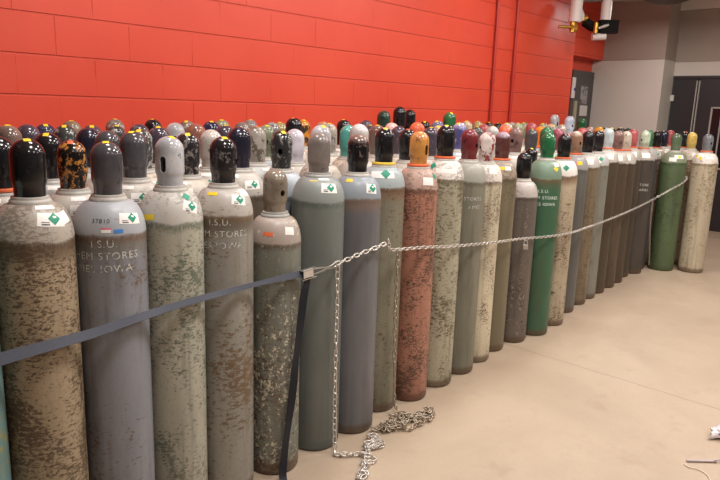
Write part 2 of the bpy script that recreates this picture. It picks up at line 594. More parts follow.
FRONT = [
 # key x y H r
 dict(k='T', x=.485, y=2.04, H=1.44, r=.113, body=S('body_teal', (112, 146, 146), (140, 156, 152), (150, 140, 80), .35, 1.149), cap=caps['black'],
      label='pale teal gas cylinder cut off by the left edge of the photo', sn='the pale teal cylinder at the left edge'),
 dict(k='1', x=.719, y=2.04, H=1.436, r=.117, body=S('body_brown_mottled', (158, 140, 114), (172, 162, 150), (84, 66, 50), .56, 1.145, scale=12, under=(90, 74, 58)), cap=caps['black'],
      label='scuffed brown and beige gas cylinder with black cap, front row at far left', sn='the scuffed brown cylinder',
      tape=[('y', 8, .30)], stickers=[('label', 30, .068, .082, .042, -8), ('paper', 28, .112, .055, .018, -4), ('paper', 55, .068, .05, .038, 10)]),
 dict(k='2', x=.962, y=2.04, H=1.425, r=.116, body=S('body_blue_grey', (130, 132, 138), (166, 168, 172), (104, 78, 58), .26, 1.134, chip=(128, 88, 60), chipamt=.12, scale=9, under=(112, 106, 94)), cap=caps['dark_grey'],
      label='blue-grey gas cylinder stencilled with white store lettering, grey-black cap, front row left', sn='the blue-grey stencilled cylinder',
      tape=[('y', 0, .25)], stickers=[('label', 36, .058, .074, .036, -6), ('pink_sticker', -6, .030, .030, .006), ('paper', -6, .022, .030, .010), ('blue_sticker', 13, .021, .028, .012)],
      text=[(-16, .034, [('I.S.U.', -.030, .012), ('CHEM STORES', -.070, 0), ('AMES IOWA', -.112, -.004)], 'stencil'), (-14, .020, [('37810', .048, 0)], 'dark_ink')]),
 dict(k='3', x=1.191, y=2.04, H=1.44, r=.112, body=S('body_beige_green', (166, 162, 146), (196, 190, 182), (92, 98, 84), .48, 1.149, scale=13), cap=caps['light_grey'], hole='slot', hole_yaw=-28,
      label='beige and green-grey worn gas cylinder with light grey slotted cap, front row', sn='the beige-green cylinder',
      tape=[('y', 35, .35)], stickers=[('label', 40, .060, .060, .038, -20), ('diamond', 38, .100, .024, .024), ('yellow', -42, .026, .044, .020, 6)]),
 dict(k='4', x=1.416, y=2.04, H=1.436, r=.112, body=S('body_grey_rust', (146, 143, 134), (180, 172, 164), (108, 84, 60), .45, 1.145, scale=8, under=(86, 74, 60)), cap=caps['black2'], hole='round', hole_yaw=75,
      label='grey gas cylinder with rust patches, stencilled lettering and black cap, right of beige-green one', sn='the grey rust-patched cylinder',
      tape=[('y', 20, .35)], stickers=[('label', 34, .072, .058, .038, -10), ('yellow', -28, .098, .040, .014), ('paper', 62, .1, .05, .03, -12)],
      text=[(-14, .034, [('I.S.U.', -.020, .012), ('CHEM STORES', -.064, 0), ('AMES IOWA', -.108, -.004)], 'stencil')]),
 dict(k='B', x=1.655, y=2.023, H=1.305, r=.108, body=S('body_grey_green_chipped', (120, 122, 112), (166, 152, 142), (88, 70, 54), .42, 1.014, chip=(204, 194, 172), chipamt=.46, scale=9, footh=.06), cap=caps['olive_tan'], hole='round', hole_yaw=38,
      ring='ring_grey', label='shorter grey-green gas cylinder with white paint chips, black strap hanging down it', sn='the short chipped cylinder',
      stickers=[('orange_sticker', -16, .050, .040, .016, -4), ('paper', 36, .060, .042, .032, -8)]),
 dict(k='C', x=1.922, y=2.052, H=1.449, r=.117, body=S('body_smooth_grey_green', (108, 112, 107), (138, 142, 138), (84, 92, 86), .05, 1.158, scale=4, foot=(86, 94, 90)), cap=caps['steel_grey'],
      ring='ring_grey', label='clean smooth grey-green gas cylinder with brownish grey cap, right of the short chipped one', sn='the smooth grey-green cylinder',
      stickers=[('label', 27, .070, .072, .042, -4), ('paper', 18, .118, .046, .018, -2), ('yellow', -14, .105, .036, .005, 4)]),
 dict(k='D', x=2.158, y=2.042, H=1.441, r=.115, body=S('body_slate_blue', (106, 106, 109), (138, 144, 150), (110, 90, 76), .12, 1.150, scale=5, under=(122, 104, 92)), cap=caps['brown_black'],
      label='slate-blue gas cylinder with glossy black cap, loose chain pile at its foot', sn='the slate-blue cylinder',
      stickers=[('label', 40, .060, .056, .044, -8), ('yellow', -24, .100, .032, .018)]),
 dict(k='E', x=2.417, y=2.109, H=1.467, r=.112, body=S('body_olive_rust', (126, 122, 104), (160, 168, 168), (96, 70, 50), .38, 1.176, scale=8, under=(120, 92, 72)), cap=caps['black'],
      collar='yellow_ring', label='olive-grey rusty gas cylinder with a yellow collar and black cap, behind hanging chain', sn='the olive yellow-collared cylinder',
      stickers=[('paper', -2, .078, .12, .034), ('diamond', 8, .084, .036, .036)], tape=[('y', 10, .3)]),
 dict(k='F', x=2.642, y=2.065, H=1.453, r=.107, body=S('body_terracotta', (170, 118, 98), (184, 152, 138), (84, 60, 48), .50, 1.162, scale=12, foot=(96, 60, 44)), cap=caps['orange_ochre'], hole='slot', hole_yaw=52,
      collar='orange_ring', label='terracotta orange gas cylinder with ochre cap and orange collar', sn='the terracotta cylinder',
      stickers=[('paper', 34, .050, .062, .040, -4), ('diamond', 66, .075, .026, .030)]),
 dict(k='G', x=2.895, y=2.082, H=1.484, r=.112, body=S('body_stone_mottled', (166, 160, 138), (226, 218, 210), (92, 84, 62), .48, 1.193, scale=9), cap=caps['black'],
      collar='orange_ring', label='mottled stone-coloured gas cylinder with white shoulder, black cap and orange collar', sn='the mottled stone cylinder',
      stickers=[('diamond', -40, .085, .030, .030), ('paper', 8, .058, .12, .026)], tape=[('y', 0, .3)]),
 dict(k='H', x=3.146, y=2.093, H=1.462, r=.108, body=S('body_khaki_grey', (122, 119, 104), (160, 158, 148), (90, 86, 70), .16, 1.171, scale=6), cap=caps['maroon'], hole='round', hole_yaw=58,
      label='khaki-grey gas cylinder with maroon cap and small white stencilled words', sn='the khaki maroon-capped cylinder',
      text=[(22, .028, [('STORES', -.100, 0), ('AMES', -.148, .012)], 'stencil')]),
 dict(k='I', x=3.383, y=2.125, H=1.442, r=.106, body=S('body_cream_specked', (202, 190, 164), (224, 214, 204), (92, 66, 50), .40, 1.151, scale=14), cap=caps['white_red'], hole='round', hole_yaw=-55,
      label='cream gas cylinder with dark specks and a white cap blotched red', sn='the cream specked cylinder',
      stickers=[('paper', 30, .07, .05, .03)]),
 dict(k='J', x=3.621, y=2.161, H=1.443, r=.106, body=S('body_olive_brown', (118, 108, 86), (160, 144, 128), (84, 72, 52), .25, 1.152, scale=7), cap=caps['brown_lilac'],
      collar='orange_ring', label='olive-brown gas cylinder with dark brown cap dusted lilac on top', sn='the olive-brown cylinder',
      stickers=[('yellow', 4, .075, .045, .02), ('paper', 30, .075, .04, .025)]),
 dict(k='K', x=3.889, y=2.145, H=1.305, r=.108, body=S('body_dark_taupe', (104, 94, 86), (184, 174, 168), (70, 58, 48), .35, 1.014, chip=(170, 156, 140), chipamt=.3, scale=9), cap=caps['black'],
      label='shorter dark taupe gas cylinder with black cap, padlock hanging before it', sn='the short taupe cylinder'),
 dict(k='L', x=4.138, y=2.113, H=1.437, r=.112, body=S('body_bright_green', (60, 98, 72), (120, 142, 122), (110, 84, 60), .14, 1.126, scale=7, under=(84, 92, 68)), cap=caps['green'],
      label='bright green gas cylinder with green cap and white stencilled lettering', sn='the bright green cylinder',
      stickers=[('yellow', 42, .06, .03, .03, 45), ('paper', 52, .09, .05, .03)],
      text=[(0, .030, [('I.S.U.', -.105, .0), ('CHEM STORES', -.150, 0), ('AMES IOWA', -.195, 0)], 'white_print')]),
 dict(k='M', x=4.436, y=2.136, H=1.426, r=.112, body=S('body_tan_streaked', (182, 166, 142), (230, 222, 214), (104, 82, 58), .35, 1.135, scale=7, under=(128, 98, 74)), cap=caps['black'],
      collar='orange_ring', label='tan gas cylinder with white shoulder and black cap, just right of bright green one', sn='the tan white-shouldered cylinder',
      stickers=[('diamond', 16, .062, .034, .034), ('paper', -20, .07, .05, .04)]),
 dict(k='N', x=4.807, y=2.222, H=1.441, r=.11, body=S('body_grey_blue_dull', (96, 94, 90), (146, 144, 142), (80, 76, 70), .15, 1.150, scale=6), cap=caps['brown'], hole='round', hole_yaw=45,
      collar='orange_ring', label='dull blue-grey gas cylinder with light brown cap, right of tan cylinder', sn='the dull blue-grey cylinder',
      stickers=[('pink_sticker', 5, .06, .04, .02), ('yellow', 26, .06, .04, .03)]),
 dict(k='O', x=5.095, y=2.254, H=1.439, r=.11, body=S('body_tan_brown', (124, 110, 88), (184, 178, 170), (92, 70, 48), .4, 1.148, scale=7), cap=caps['black'],
      label='rust-streaked tan-brown gas cylinder with black cap, right of dull blue-grey one', sn='the rust-streaked tan cylinder',
      stickers=[('paper', 10, .06, .09, .05)]),
 dict(k='P', x=5.335, y=2.274, H=1.441, r=.11, body=S('body_pale_grey_olive', (126, 124, 114), (176, 176, 172), (104, 92, 70), .3, 1.150, scale=6), cap=caps['black2'],
      label='pale grey gas cylinder with black cap, left of pale blue-grey capped one', sn='the pale grey cylinder',
      stickers=[('paper', 0, .06, .09, .05), ('diamond', 24, .07, .03, .03)]),
 dict(k='Q', x=5.573, y=2.291, H=1.462, r=.11, body=S('body_dark_brown_a', (76, 64, 50), (186, 178, 168), (66, 52, 38), .3, 1.171, scale=6), cap=caps['pale_blue_grey'], hole='slot', hole_yaw=-60,
      collar='orange_ring', label='dark brown gas cylinder with pale blue-grey slotted cap', sn='the brown cylinder with pale cap',
      stickers=[('paper', 10, .06, .1, .05)]),
 dict(k='R', x=5.833, y=2.305, H=1.439, r=.11, body=S('body_dark_brown_b', (82, 68, 54), (186, 178, 168), (66, 52, 38), .35, 1.148, scale=6), cap=caps['mauve'],
      collar='orange_ring', label='dark brown gas cylinder with dusty mauve cap', sn='the brown mauve-capped cylinder', stickers=[('paper', 6, .06, .1, .05)]),
 dict(k='S', x=6.077, y=2.325, H=1.433, r=.11, body=S('body_dark_brown_c', (74, 62, 50), (182, 174, 164), (60, 48, 38), .3, 1.142, scale=6), cap=caps['grey_beige'],
      collar='orange_ring', label='dark brown gas cylinder with grey-beige cap and faint white letters', sn='the brown cylinder with beige cap', stickers=[('paper', 6, .06, .1, .05)],
      text=[(4, .040, [('M', -.34, 0), ('A', -.43, 0)], 'stencil')]),
 dict(k='U', x=6.363, y=2.375, H=1.45, r=.11, body=S('body_dark_brown_d', (70, 60, 50), (176, 168, 158), (60, 50, 40), .3, 1.159, scale=6), cap=caps['pink'],
      collar='orange_ring', label='dark brown gas cylinder with faded pink-red cap', sn='the brown pink-capped cylinder', stickers=[('paper', 6, .06, .1, .05)]),
 dict(k='V', x=6.60, y=2.34, H=1.437, r=.113, body=S('body_dark_taupe_b', (74, 66, 60), (176, 168, 160), (60, 52, 46), .3, 1.146, scale=6), cap=caps['pale_green'], hole='round', hole_yaw=-40,
      collar='orange_ring', label='dark taupe gas cylinder with pale green cap', sn='the taupe pale-green-capped cylinder', stickers=[('paper', 12, .06, .1, .05)],
      text=[(18, .034, [('STORE', -.24, 0), ('AMES', -.29, .01)], 'stencil')]),
 dict(k='W', x=6.835, y=2.39, H=1.442, r=.112, body=S('body_dark_slate', (68, 68, 70), (172, 168, 164), (60, 54, 50), .2, 1.151, scale=6), cap=caps['mid_green'],
      label='dark slate gas cylinder with green cap, left of the mossy green cylinder', sn='the dark slate cylinder', stickers=[('paper', 0, .06, .08, .04)]),
 dict(k='Y', x=7.002, y=2.169, H=1.415, r=.123, body=S('body_mossy_green', (84, 98, 68), (124, 132, 108), (50, 66, 40), .34, 1.124, scale=7, foot=(70, 80, 50)), cap=caps['grey_green'],
      label='mossy green gas cylinder with grey-green cap near the right end of the row', sn='the mossy green cylinder',
      stickers=[('paper', -6, .04, .07, .04), ('paper', 24, .07, .09, .04), ('yellow', 26, .07, .03, .03, 45)]),
 dict(k='Z', x=7.165, y=1.92, H=1.42, r=.120, body=S('body_cream_end', (186, 172, 148), (224, 214, 204), (116, 96, 62), .4, 1.129, scale=7), cap=caps['blue_grey'], hole='round', hole_yaw=42,
      collar='orange_ring', label='cream gas cylinder with blue-grey cap and orange collar, rightmost in the front row', sn='the cream end cylinder',
      stickers=[('paper', -36, .08, .09, .05), ('yellow', -52, .08, .03, .03, 45), ('yellow', -26, .06, .03, .03, 45), ('paper', 20, .07, .07, .03)]),
]
for f in FRONT:
    make_cylinder(f)

# ------------------------------------------------------------------ the rows behind
bodies = [
 S('back_body_white_grey', (150, 146, 136), (198, 190, 180), (96, 80, 62), .4, 1.158),
 S('back_body_stone', (140, 132, 116), (192, 182, 168), (88, 72, 56), .45, 1.158),
 S('back_body_grey', (124, 126, 122), (184, 184, 180), (84, 76, 66), .3, 1.158),
 S('back_body_rust_beige', (152, 130, 106), (196, 184, 168), (96, 62, 44), .5, 1.158),
 S('back_body_blue', (112, 120, 132), (172, 178, 184), (80, 72, 64), .25, 1.158),
 S('back_body_taupe', (104, 92, 78), (184, 176, 166), (70, 56, 44), .35, 1.158),
]
green_body = S('back_body_green', (60, 112, 76), (130, 164, 130), (70, 62, 44), .25, 1.158)
BC = {   # cap material, words for the label, hole
 'brown_grey': (capmat('cap_a', (116, 94, 84), (84, 68, 60), .3), 'dusty brown-grey'),
 'black': (caps['black'], 'black'),
 'dusk_purple': (capmat('cap_b', (72, 62, 72), (110, 98, 106), .25), 'dark dusty purple'),
 'dark_blue': (capmat('cap_c', (46, 48, 72), (120, 120, 140), .3), 'dark blue'),
 'speckled_grey': (capmat('cap_d', (66, 66, 64), (164, 162, 156), .42, scale=40), 'speckled grey'),
 'olive_brown': (capmat('cap_e', (126, 112, 92), (84, 92, 78), .35), 'olive-brown'),
 'black_orange': (caps['black_orange'], 'black flaking to orange'),
 'black_blue': (capmat('cap_f', (34, 32, 44), (80, 78, 104), .2), 'blue-black'),
 'grey_brown': (capmat('cap_g', (118, 106, 98), (170, 160, 150), .3), 'grey-brown'),
 'dark_grey': (caps['dark_grey'], 'dark grey'),
 'light_grey_hole': (caps['light_grey'], 'light grey, holed', 'slot'),
 'light_grey': (caps['light_grey'], 'light grey'),
 'brown': (capmat('cap_h', (142, 96, 82), (110, 72, 62), .25), 'warm brown'),
 'black_worn': (capmat('cap_i', (40, 38, 40), (136, 126, 120), .42, scale=40), 'scratched black'),
 'black_worn_hole': (capmat('cap_j', (46, 46, 46), (130, 126, 120), .35, scale=44), 'scratched charcoal, holed', 'round'),
 'white_grey_slot': (capmat('cap_k', (186, 176, 168), (110, 84, 76), .2), 'off-white worn', 'slot'),
 'white_grey': (capmat('cap_l', (184, 176, 172), (130, 120, 116), .25), 'whitish grey'),
 'olive_grey': (capmat('cap_m', (128, 132, 104), (170, 168, 140), .3), 'olive-grey'),
 'grey': (capmat('cap_n', (128, 122, 118), (90, 86, 84), .3), 'plain grey'),
 'silver_worn': (capmat('cap_o', (158, 150, 140), (108, 96, 84), .45), 'worn silver-grey'),
 'green_spotted_hole': (capmat('cap_p', (120, 128, 104), (30, 32, 30), .42, scale=20), 'green-grey black-spotted'),
 'yellow_grey': (capmat('cap_q', (170, 152, 96), (120, 116, 108), .4), 'yellowish grey'),
 'orange_dark': (capmat('cap_r', (196, 130, 50), (60, 54, 50), .45, scale=14), 'orange and charcoal'),
 'lavender_white': (capmat('cap_s', (194, 188, 196), (150, 144, 150), .15), 'lavender-white'),
 'beige': (capmat('cap_t', (178, 162, 134), (130, 110, 90), .3), 'beige'),
 'beige_grey': (capmat('cap_u', (158, 150, 138), (112, 104, 96), .3), 'beige-grey'),
 'teal': (caps['teal'], 'teal'),
 'dark_green': (capmat('cap_v', (40, 62, 52), (80, 100, 84), .25), 'dark green'),
 'pink_white': (capmat('cap_w', (206, 170, 160), (180, 110, 100), .3), 'pinkish white'),
 'orange_red': (capmat('cap_x', (206, 98, 66), (220, 170, 150), .2), 'bright orange'),
 'purple_grey': (capmat('cap_y', (112, 108, 134), (70, 68, 92), .3), 'purple-grey'),
 'green_hole': (capmat('cap_z', (46, 104, 62), (30, 66, 44), .3), 'green, holed', 'round'),
 'blue_purple': (capmat('cap_aa', (84, 82, 134), (180, 170, 190), .2, dust_sheen=(190, 180, 196)), 'blue-purple'),
 'pink': (caps['pink'], 'pink'),
 'pink_grey': (capmat('cap_bb', (160, 130, 124), (120, 92, 90), .3), 'pinkish grey'),
 'mauve_hole': (caps['mauve'], 'brown-mauve, holed', 'round'),
 'orange': (capmat('cap_cc', (226, 124, 44), (180, 90, 40), .2), 'orange'),
 'green': (caps['green'], 'green'),
 'maroon_pink': (capmat('cap_dd', (140, 72, 84), (190, 150, 150), .2), 'maroon-pink'),
 'blue_white': (capmat('cap_ee', (176, 184, 200), (140, 148, 164), .15), 'pale blue-white, holed', 'round'),
 'black_teal': (capmat('cap_ff', (26, 34, 34), (40, 110, 100), .25), 'black and teal'),
 'yellow': (capmat('cap_gg', (206, 178, 98), (150, 124, 70), .25), 'yellow'),
 'brown_black': (caps['brown_black'], 'brown-topped black'),
}
BACK = [
    ('brown_grey', 0.894, 2.725, 1.450),
    ('black', 0.714, 2.275, 1.431),
    ('dusk_purple', 1.033, 2.909, 1.446),
    ('dark_blue', 1.262, 3.321, 1.434),
    ('black', 0.958, 2.504, 1.431),
    ('speckled_grey', 1.235, 3.017, 1.441),
    ('olive_brown', 1.448, 3.457, 1.446),
    ('black_orange', 0.948, 2.274, 1.416),
    ('black_blue', 1.238, 2.787, 1.437),
    ('dusk_purple', 1.420, 3.154, 1.435),
    ('grey_brown', 1.707, 3.496, 1.456),
    ('speckled_grey', 1.607, 3.288, 1.430),
    ('dark_grey', 1.189, 2.503, 1.438),
    ('dark_grey', 1.178, 2.273, 1.446),
    ('dusk_purple', 1.587, 2.996, 1.447),
    ('speckled_grey', 1.390, 2.615, 1.439),
    ('black', 1.937, 3.493, 1.458),
    ('dusk_purple', 1.562, 2.767, 1.444),
    ('light_grey_hole', 1.853, 3.109, 1.451),
    ('grey_brown', 2.166, 3.496, 1.452),
    ('brown', 1.790, 2.808, 1.457),
    ('black_worn', 1.447, 2.337, 1.437),
    ('white_grey_slot', 1.691, 2.530, 1.441),
    ('dark_blue', 2.086, 3.119, 1.461),
    ('olive_grey', 2.393, 3.459, 1.461),
    ('dusk_purple', 2.010, 2.876, 1.448),
    ('black_blue', 1.680, 2.300, 1.461),
    ('grey_brown', 2.350, 3.189, 1.455),
    ('grey', 2.623, 3.470, 1.463),
    ('silver_worn', 1.940, 2.520, 1.457),
    ('green_spotted_hole', 2.229, 2.807, 1.452),
    ('grey', 2.397, 2.964, 1.463),
    ('yellow_grey', 2.690, 3.244, 1.455),
    ('black_worn_hole', 1.910, 2.292, 1.446),
    ('black', 2.619, 3.026, 1.490),
    ('orange_dark', 2.917, 3.278, 1.472),
    ('lavender_white', 2.225, 2.562, 1.442),
    ('light_grey', 2.172, 2.308, 1.472),
    ('beige', 3.228, 3.412, 1.457),
    ('beige_grey', 2.688, 2.789, 1.466),
    ('black', 3.211, 3.182, 1.479),
    ('teal', 2.591, 2.527, 1.465),
    ('white_grey', 2.469, 2.332, 1.478),
    ('dusk_purple', 3.483, 3.225, 1.477),
    ('dusk_purple', 3.114, 2.838, 1.454),
    ('brown_grey', 2.893, 2.581, 1.464),
    ('dark_green', 3.711, 3.254, 1.549),
    ('pink_white', 3.390, 2.896, 1.470),
    ('dusk_purple', 3.122, 2.608, 1.458),
    ('black', 3.938, 3.289, 1.583),
    ('black', 4.275, 3.460, 1.564),
    ('black', 2.843, 2.308, 1.452),
    ('orange_red', 3.357, 2.649, 1.482),
    ('black', 4.205, 3.241, 1.475),
    ('dusk_purple', 3.146, 2.377, 1.461),
    ('purple_grey', 3.998, 2.958, 1.487),
    ('beige', 3.714, 2.736, 1.458),
    ('green_hole', 4.222, 3.011, 1.553),
    ('blue_purple', 3.649, 2.516, 1.486),
    ('beige', 4.760, 3.210, 1.483),
    ('yellow_grey', 5.101, 3.319, 1.480),
    ('speckled_grey', 4.239, 2.763, 1.451),
    ('pink', 4.690, 2.990, 1.464),
    ('black', 5.377, 3.374, 1.471),
    ('black', 5.604, 3.413, 1.462),
    ('white_grey', 4.132, 2.560, 1.463),
    ('orange_red', 4.428, 2.631, 1.469),
    ('beige_grey', 4.672, 2.761, 1.481),
    ('pink_grey', 5.413, 3.147, 1.480),
    ('mauve_hole', 4.083, 2.335, 1.462),
    ('olive_grey', 4.919, 2.802, 1.482),
    ('olive_grey', 5.966, 3.325, 1.475),
    ('pink', 5.375, 2.920, 1.484),
    ('dark_grey', 4.668, 2.531, 1.444),
    ('orange', 5.122, 2.694, 1.457),
    ('olive_grey', 5.933, 3.097, 1.476),
    ('green', 4.545, 2.337, 1.466),
    ('light_grey_hole', 6.600, 3.319, 1.563),
    ('grey', 5.352, 2.691, 1.466),
    ('maroon_pink', 4.907, 2.426, 1.451),
    ('beige', 5.648, 2.872, 1.474),
    ('blue_white', 6.352, 3.027, 1.553),
    ('pink', 5.742, 2.600, 1.453),
    ('pink_grey', 6.530, 2.882, 1.448),
    ('orange_dark', 5.964, 2.541, 1.461),
    ('dark_green', 6.760, 2.825, 1.445),
    ('black', 6.193, 2.526, 1.459),
    ('black', 6.663, 2.614, 1.454),
    ('dark_green', 7.248, 2.755, 1.444),
    ('green', 7.226, 3.295, 1.534),
    ('black', 7.094, 2.393, 1.428),
    ('black_blue', 7.324, 2.404, 1.432),
    ('pink', 7.820, 2.496, 1.433),
    ('black_teal', 7.624, 2.281, 1.427),
    ('yellow', 7.435, 2.150, 1.425),
    ('beige_grey', 5.878, 2.874, 1.470),
    ('black', 4.314, 2.329, 1.314),
]
LIGHTS = [(1.3, .9, 62), (2.9, .7, 62), (4.9, .9, 72), (6.7, .7, 66), (2.6, -1.6, 45), (5.6, -1.6, 60), (.4, -1.0, 30), (1.5, 2.4, 34), (3.4, 2.4, 34), (5.4, 2.4, 34)]
WORLD = .06
EXPO = -.42
ORD = {0: 'first', 1: 'second', 2: 'third', 3: 'fourth', 4: 'fifth', 5: 'sixth', 6: 'seventh', 7: 'eighth'}
def bearing(x, y):
    return math.atan2(y, x)
used = {}
NO_TAPE = {'teal', 'brown', 'lavender_white', 'pink', 'white_grey_slot', 'light_grey_hole', 'green', 'dark_green', 'blue_white', 'orange_red', 'maroon_pink'}
for i, (kind, x, y, H) in enumerate(BACK):
    info = BC[kind]
    rowk = max(1, min(7, int(round((y - 2.06 - (.12 if x > 4.6 else 0)) / .235))))
    ref = min(FRONT[1:], key=lambda f: abs(bearing(f['x'], f['y']) - bearing(x, y)))
    base = '%s-capped' % info[1] if ',' not in info[1] else info[1].replace(', holed', '') + ' hole-capped'
    size = 'taller ' if H > 1.52 else ('shorter ' if H < 1.36 else '')
    lab = '%s%s gas cylinder, %s row back, behind %s' % (size, base, ORD[rowk], ref['sn'])
    used.setdefault(lab, []).append(i)
    col = None
    if x > 4.4 and i % 3 != 1:
        col = 'orange_ring'
    if i == 1:
        col = 'orange_ring'
    tape = []
    if kind not in NO_TAPE and rnd.random() < .8:
        tape = [('y' if rnd.random() < .8 else 'o', rnd.uniform(-25, 35), rnd.choice((.15, .3, .5)))]
    st = [('label', rnd.choice((-34, -10, 12, 34)), .062, .074, .038, 0)]
    if rnd.random() < .3:
        st.append(('yellow', rnd.choice((-30, 0, 30)), .045, .03, .012, 0))
    if rnd.random() < .8:
        st.append(('paper', rnd.choice((-20, 10, 40)), .104, .05, .018, 0))
    body = bodies[rnd.randrange(len(bodies))]
    if kind in ('green', 'green_hole'):
        body = green_body
    make_cylinder(dict(x=x, y=y, H=H, r=.1115, shared=True, body=body, cap=info[0], hole=info[2] if len(info) > 2 else 'solid', hole_yaw=rnd.uniform(-60, 60),
                       collar=col, label=lab, tape=tape, stickers=st))
for lab, ids in used.items():
    if len(ids) > 1:
        print('DUPLICATE LABEL', lab, [BACK[j] for j in ids])

# ------------------------------------------------------------------ chains
def link_shape(L=.034, Wd=.021, r=.0030, seg=5):
    """one stadium link along local X"""
    pts = []
    a = Wd / 2 - r
    e = L / 2 - Wd / 2
    for k in range(6):
        t = -PI / 2 + PI * k / 5
        pts.append((e + a * math.cos(t), a * math.sin(t), 0))
    for k in range(6):
        t = PI / 2 + PI * k / 5
        pts.append((-e + a * math.cos(t), a * math.sin(t), 0))
    b = MB()
    b.tube(pts, r, seg, closed=True)
    return b.v, b.f

def resample(pts, step):
    pts = [Vector(p) for p in pts]
    out = [pts[0].copy()]
    acc = 0.0
    for a, b in zip(pts[:-1], pts[1:]):
        L = (b - a).length
        pos = 0.0
        while acc + (L - pos) >= step:
            pos += step - acc
            out.append(a.lerp(b, pos / L))
            acc = 0.0
        acc += L - pos
    return out

def smooth_path(pts, it=3):
    pts = [Vector(p) for p in pts]
    for _ in range(it):
        q = [pts[0]]
        for a, b in zip(pts[:-1], pts[1:]):
            q += [a.lerp(b, .25), a.lerp(b, .75)]
        q.append(pts[-1])
        pts = q
    return pts

def chain(name, paths, mat, label, scale=1.0, jitter=.0):
    LV, LF = link_shape()
    b = MB()
    pitch = .0265 * scale
    for path in paths:
        P = resample(path, pitch)
        for i in range(len(P) - 1):
            t = (P[i + 1] - P[i]).normalized()
            c = (P[i] + P[i + 1]) / 2
            up = Vector((0, 0, 1)) if abs(t.z) < .9 else Vector((-.7, -.7, 0))
            s = t.cross(up).normalized()
            u = s.cross(t).normalized()
            ang = (PI / 4 if i % 2 else -PI / 4) + rnd.uniform(-jitter, jitter)
            s2 = s * math.cos(ang) + u * math.sin(ang)
            u2 = t.cross(s2)
            Mx = Matrix((t, s2, u2)).transposed()
            b.add([Mx @ (Vector(v) * scale) + c for v in LV], LF)
    o = link(name, b_mesh_fast(b), mat)
    return tag(o, label, 'chain')

def b_mesh_fast(b):
    me = mesh_from('chain', b.v, b.f, True, 80)
    return me

galv = plain('galvanised_link', (214, 206, 198), .32, .6, .15, 80)
galv_old = plain('weathered_link', (176, 160, 142), .4, .6, .3, 80)
main_pts = [(2.236, 1.905, .962), (2.262, 1.915, .915), (2.285, 1.94, .894), (2.53, 1.948, .874), (2.64, 1.945, .862), (2.84, 1.952, .838), (3.14, 1.972, .808), (3.41, 2.0, .782), (3.69, 2.022, .762), (3.90, 2.018, .744), (4.13, 1.985, .734), (4.45, 2.0, .720), (4.81, 2.075, .700), (5.25, 2.128, .690), (5.86, 2.175, .704), (6.3, 2.21, .722), (6.60, 2.212, .752), (6.76, 2.12, .845), (6.90, 2.045, .915), (6.99, 2.030, .945), (7.084, 2.043, .975), (7.15, 2.10, .99)]
chain('chain', [smooth_path(main_pts, 2)], galv, 'long silver chain sagging across the front row out to the mossy green cylinder')
chain('chain', [smooth_path([(1.90, 1.912, .893), (1.97, 1.912, .900), (2.045, 1.912, .915), (2.13, 1.912, .925), (2.20, 1.908, .936), (2.236, 1.905, .948)], 2)], galv,
      'short bright chain from the strap hook up to the slate-blue cylinder', 1.12)

# loose chain: hangs from the hook, reaches the floor and wanders into the pile
def wander(ctrl, spread, per, zmax):
    pts = []
    for (a, b) in zip(ctrl[:-1], ctrl[1:]):
        for k in range(per):
            f = k / per
            x = a[0] + (b[0] - a[0]) * f + rnd.uniform(-spread, spread)
            y = a[1] + (b[1] - a[1]) * f + rnd.uniform(-spread, spread)
            lim = 1.905 if x < 2.27 else 1.935
            pts.append((x, min(y, lim), rnd.uniform(.007, zmax)))
    return pts
hang1 = [(1.912, 1.910, .884), (1.914, 1.909, .70), (1.911, 1.908, .45), (1.909, 1.902, .20), (1.905, 1.892, .03), (1.893, 1.875, .010)]
floor1 = [(1.880, 1.868, .01), (1.925, 1.85, .012), (1.885, 1.85, .022), (1.955, 1.80, .012), (2.01, 1.79, .012), (1.93, 1.73, .012), (1.86, 1.69, .012), (1.80, 1.655, .012), (1.86, 1.64, .02)]
w1 = wander([(1.86, 1.66), (1.92, 1.72), (2.02, 1.78), (2.10, 1.81), (2.02, 1.78), (2.10, 1.83), (2.13, 1.84), (2.06, 1.80), (2.12, 1.83)], .05, 6, .020)
chain('chain', [smooth_path(hang1 + floor1 + w1, 2)], galv, 'silver chain hanging from the hook down the smooth grey-green cylinder to the floor', 1.12, .6)
hang2 = [(2.384, 1.962, .885), (2.386, 1.964, .60), (2.392, 1.962, .30), (2.40, 1.955, .06), (2.41, 1.945, .02)]
w2 = wander([(2.40, 1.93), (2.28, 1.88), (2.38, 1.90), (2.22, 1.87), (2.32, 1.80), (2.42, 1.83), (2.30, 1.86), (2.42, 1.84), (2.34, 1.87), (2.46, 1.82), (2.40, 1.86), (2.52, 1.80), (2.56, 1.83), (2.50, 1.79), (2.38, 1.84), (2.26, 1.87), (2.20, 1.89), (2.28, 1.85)], .055, 8, .032)
chain('chain', [smooth_path(hang2 + w2, 2)], galv_old, 'weathered chain hanging down the olive cylinder into a heaped pile on the floor', 1.12, .8)
chain('chain', [smooth_path([(6.655, 2.213, .765), (6.70, 2.225, .5), (6.76, 2.22, .25), (6.80, 2.215, .05)], 2)], galv_old, 'thin chain hanging straight down beside the mossy green cylinder')

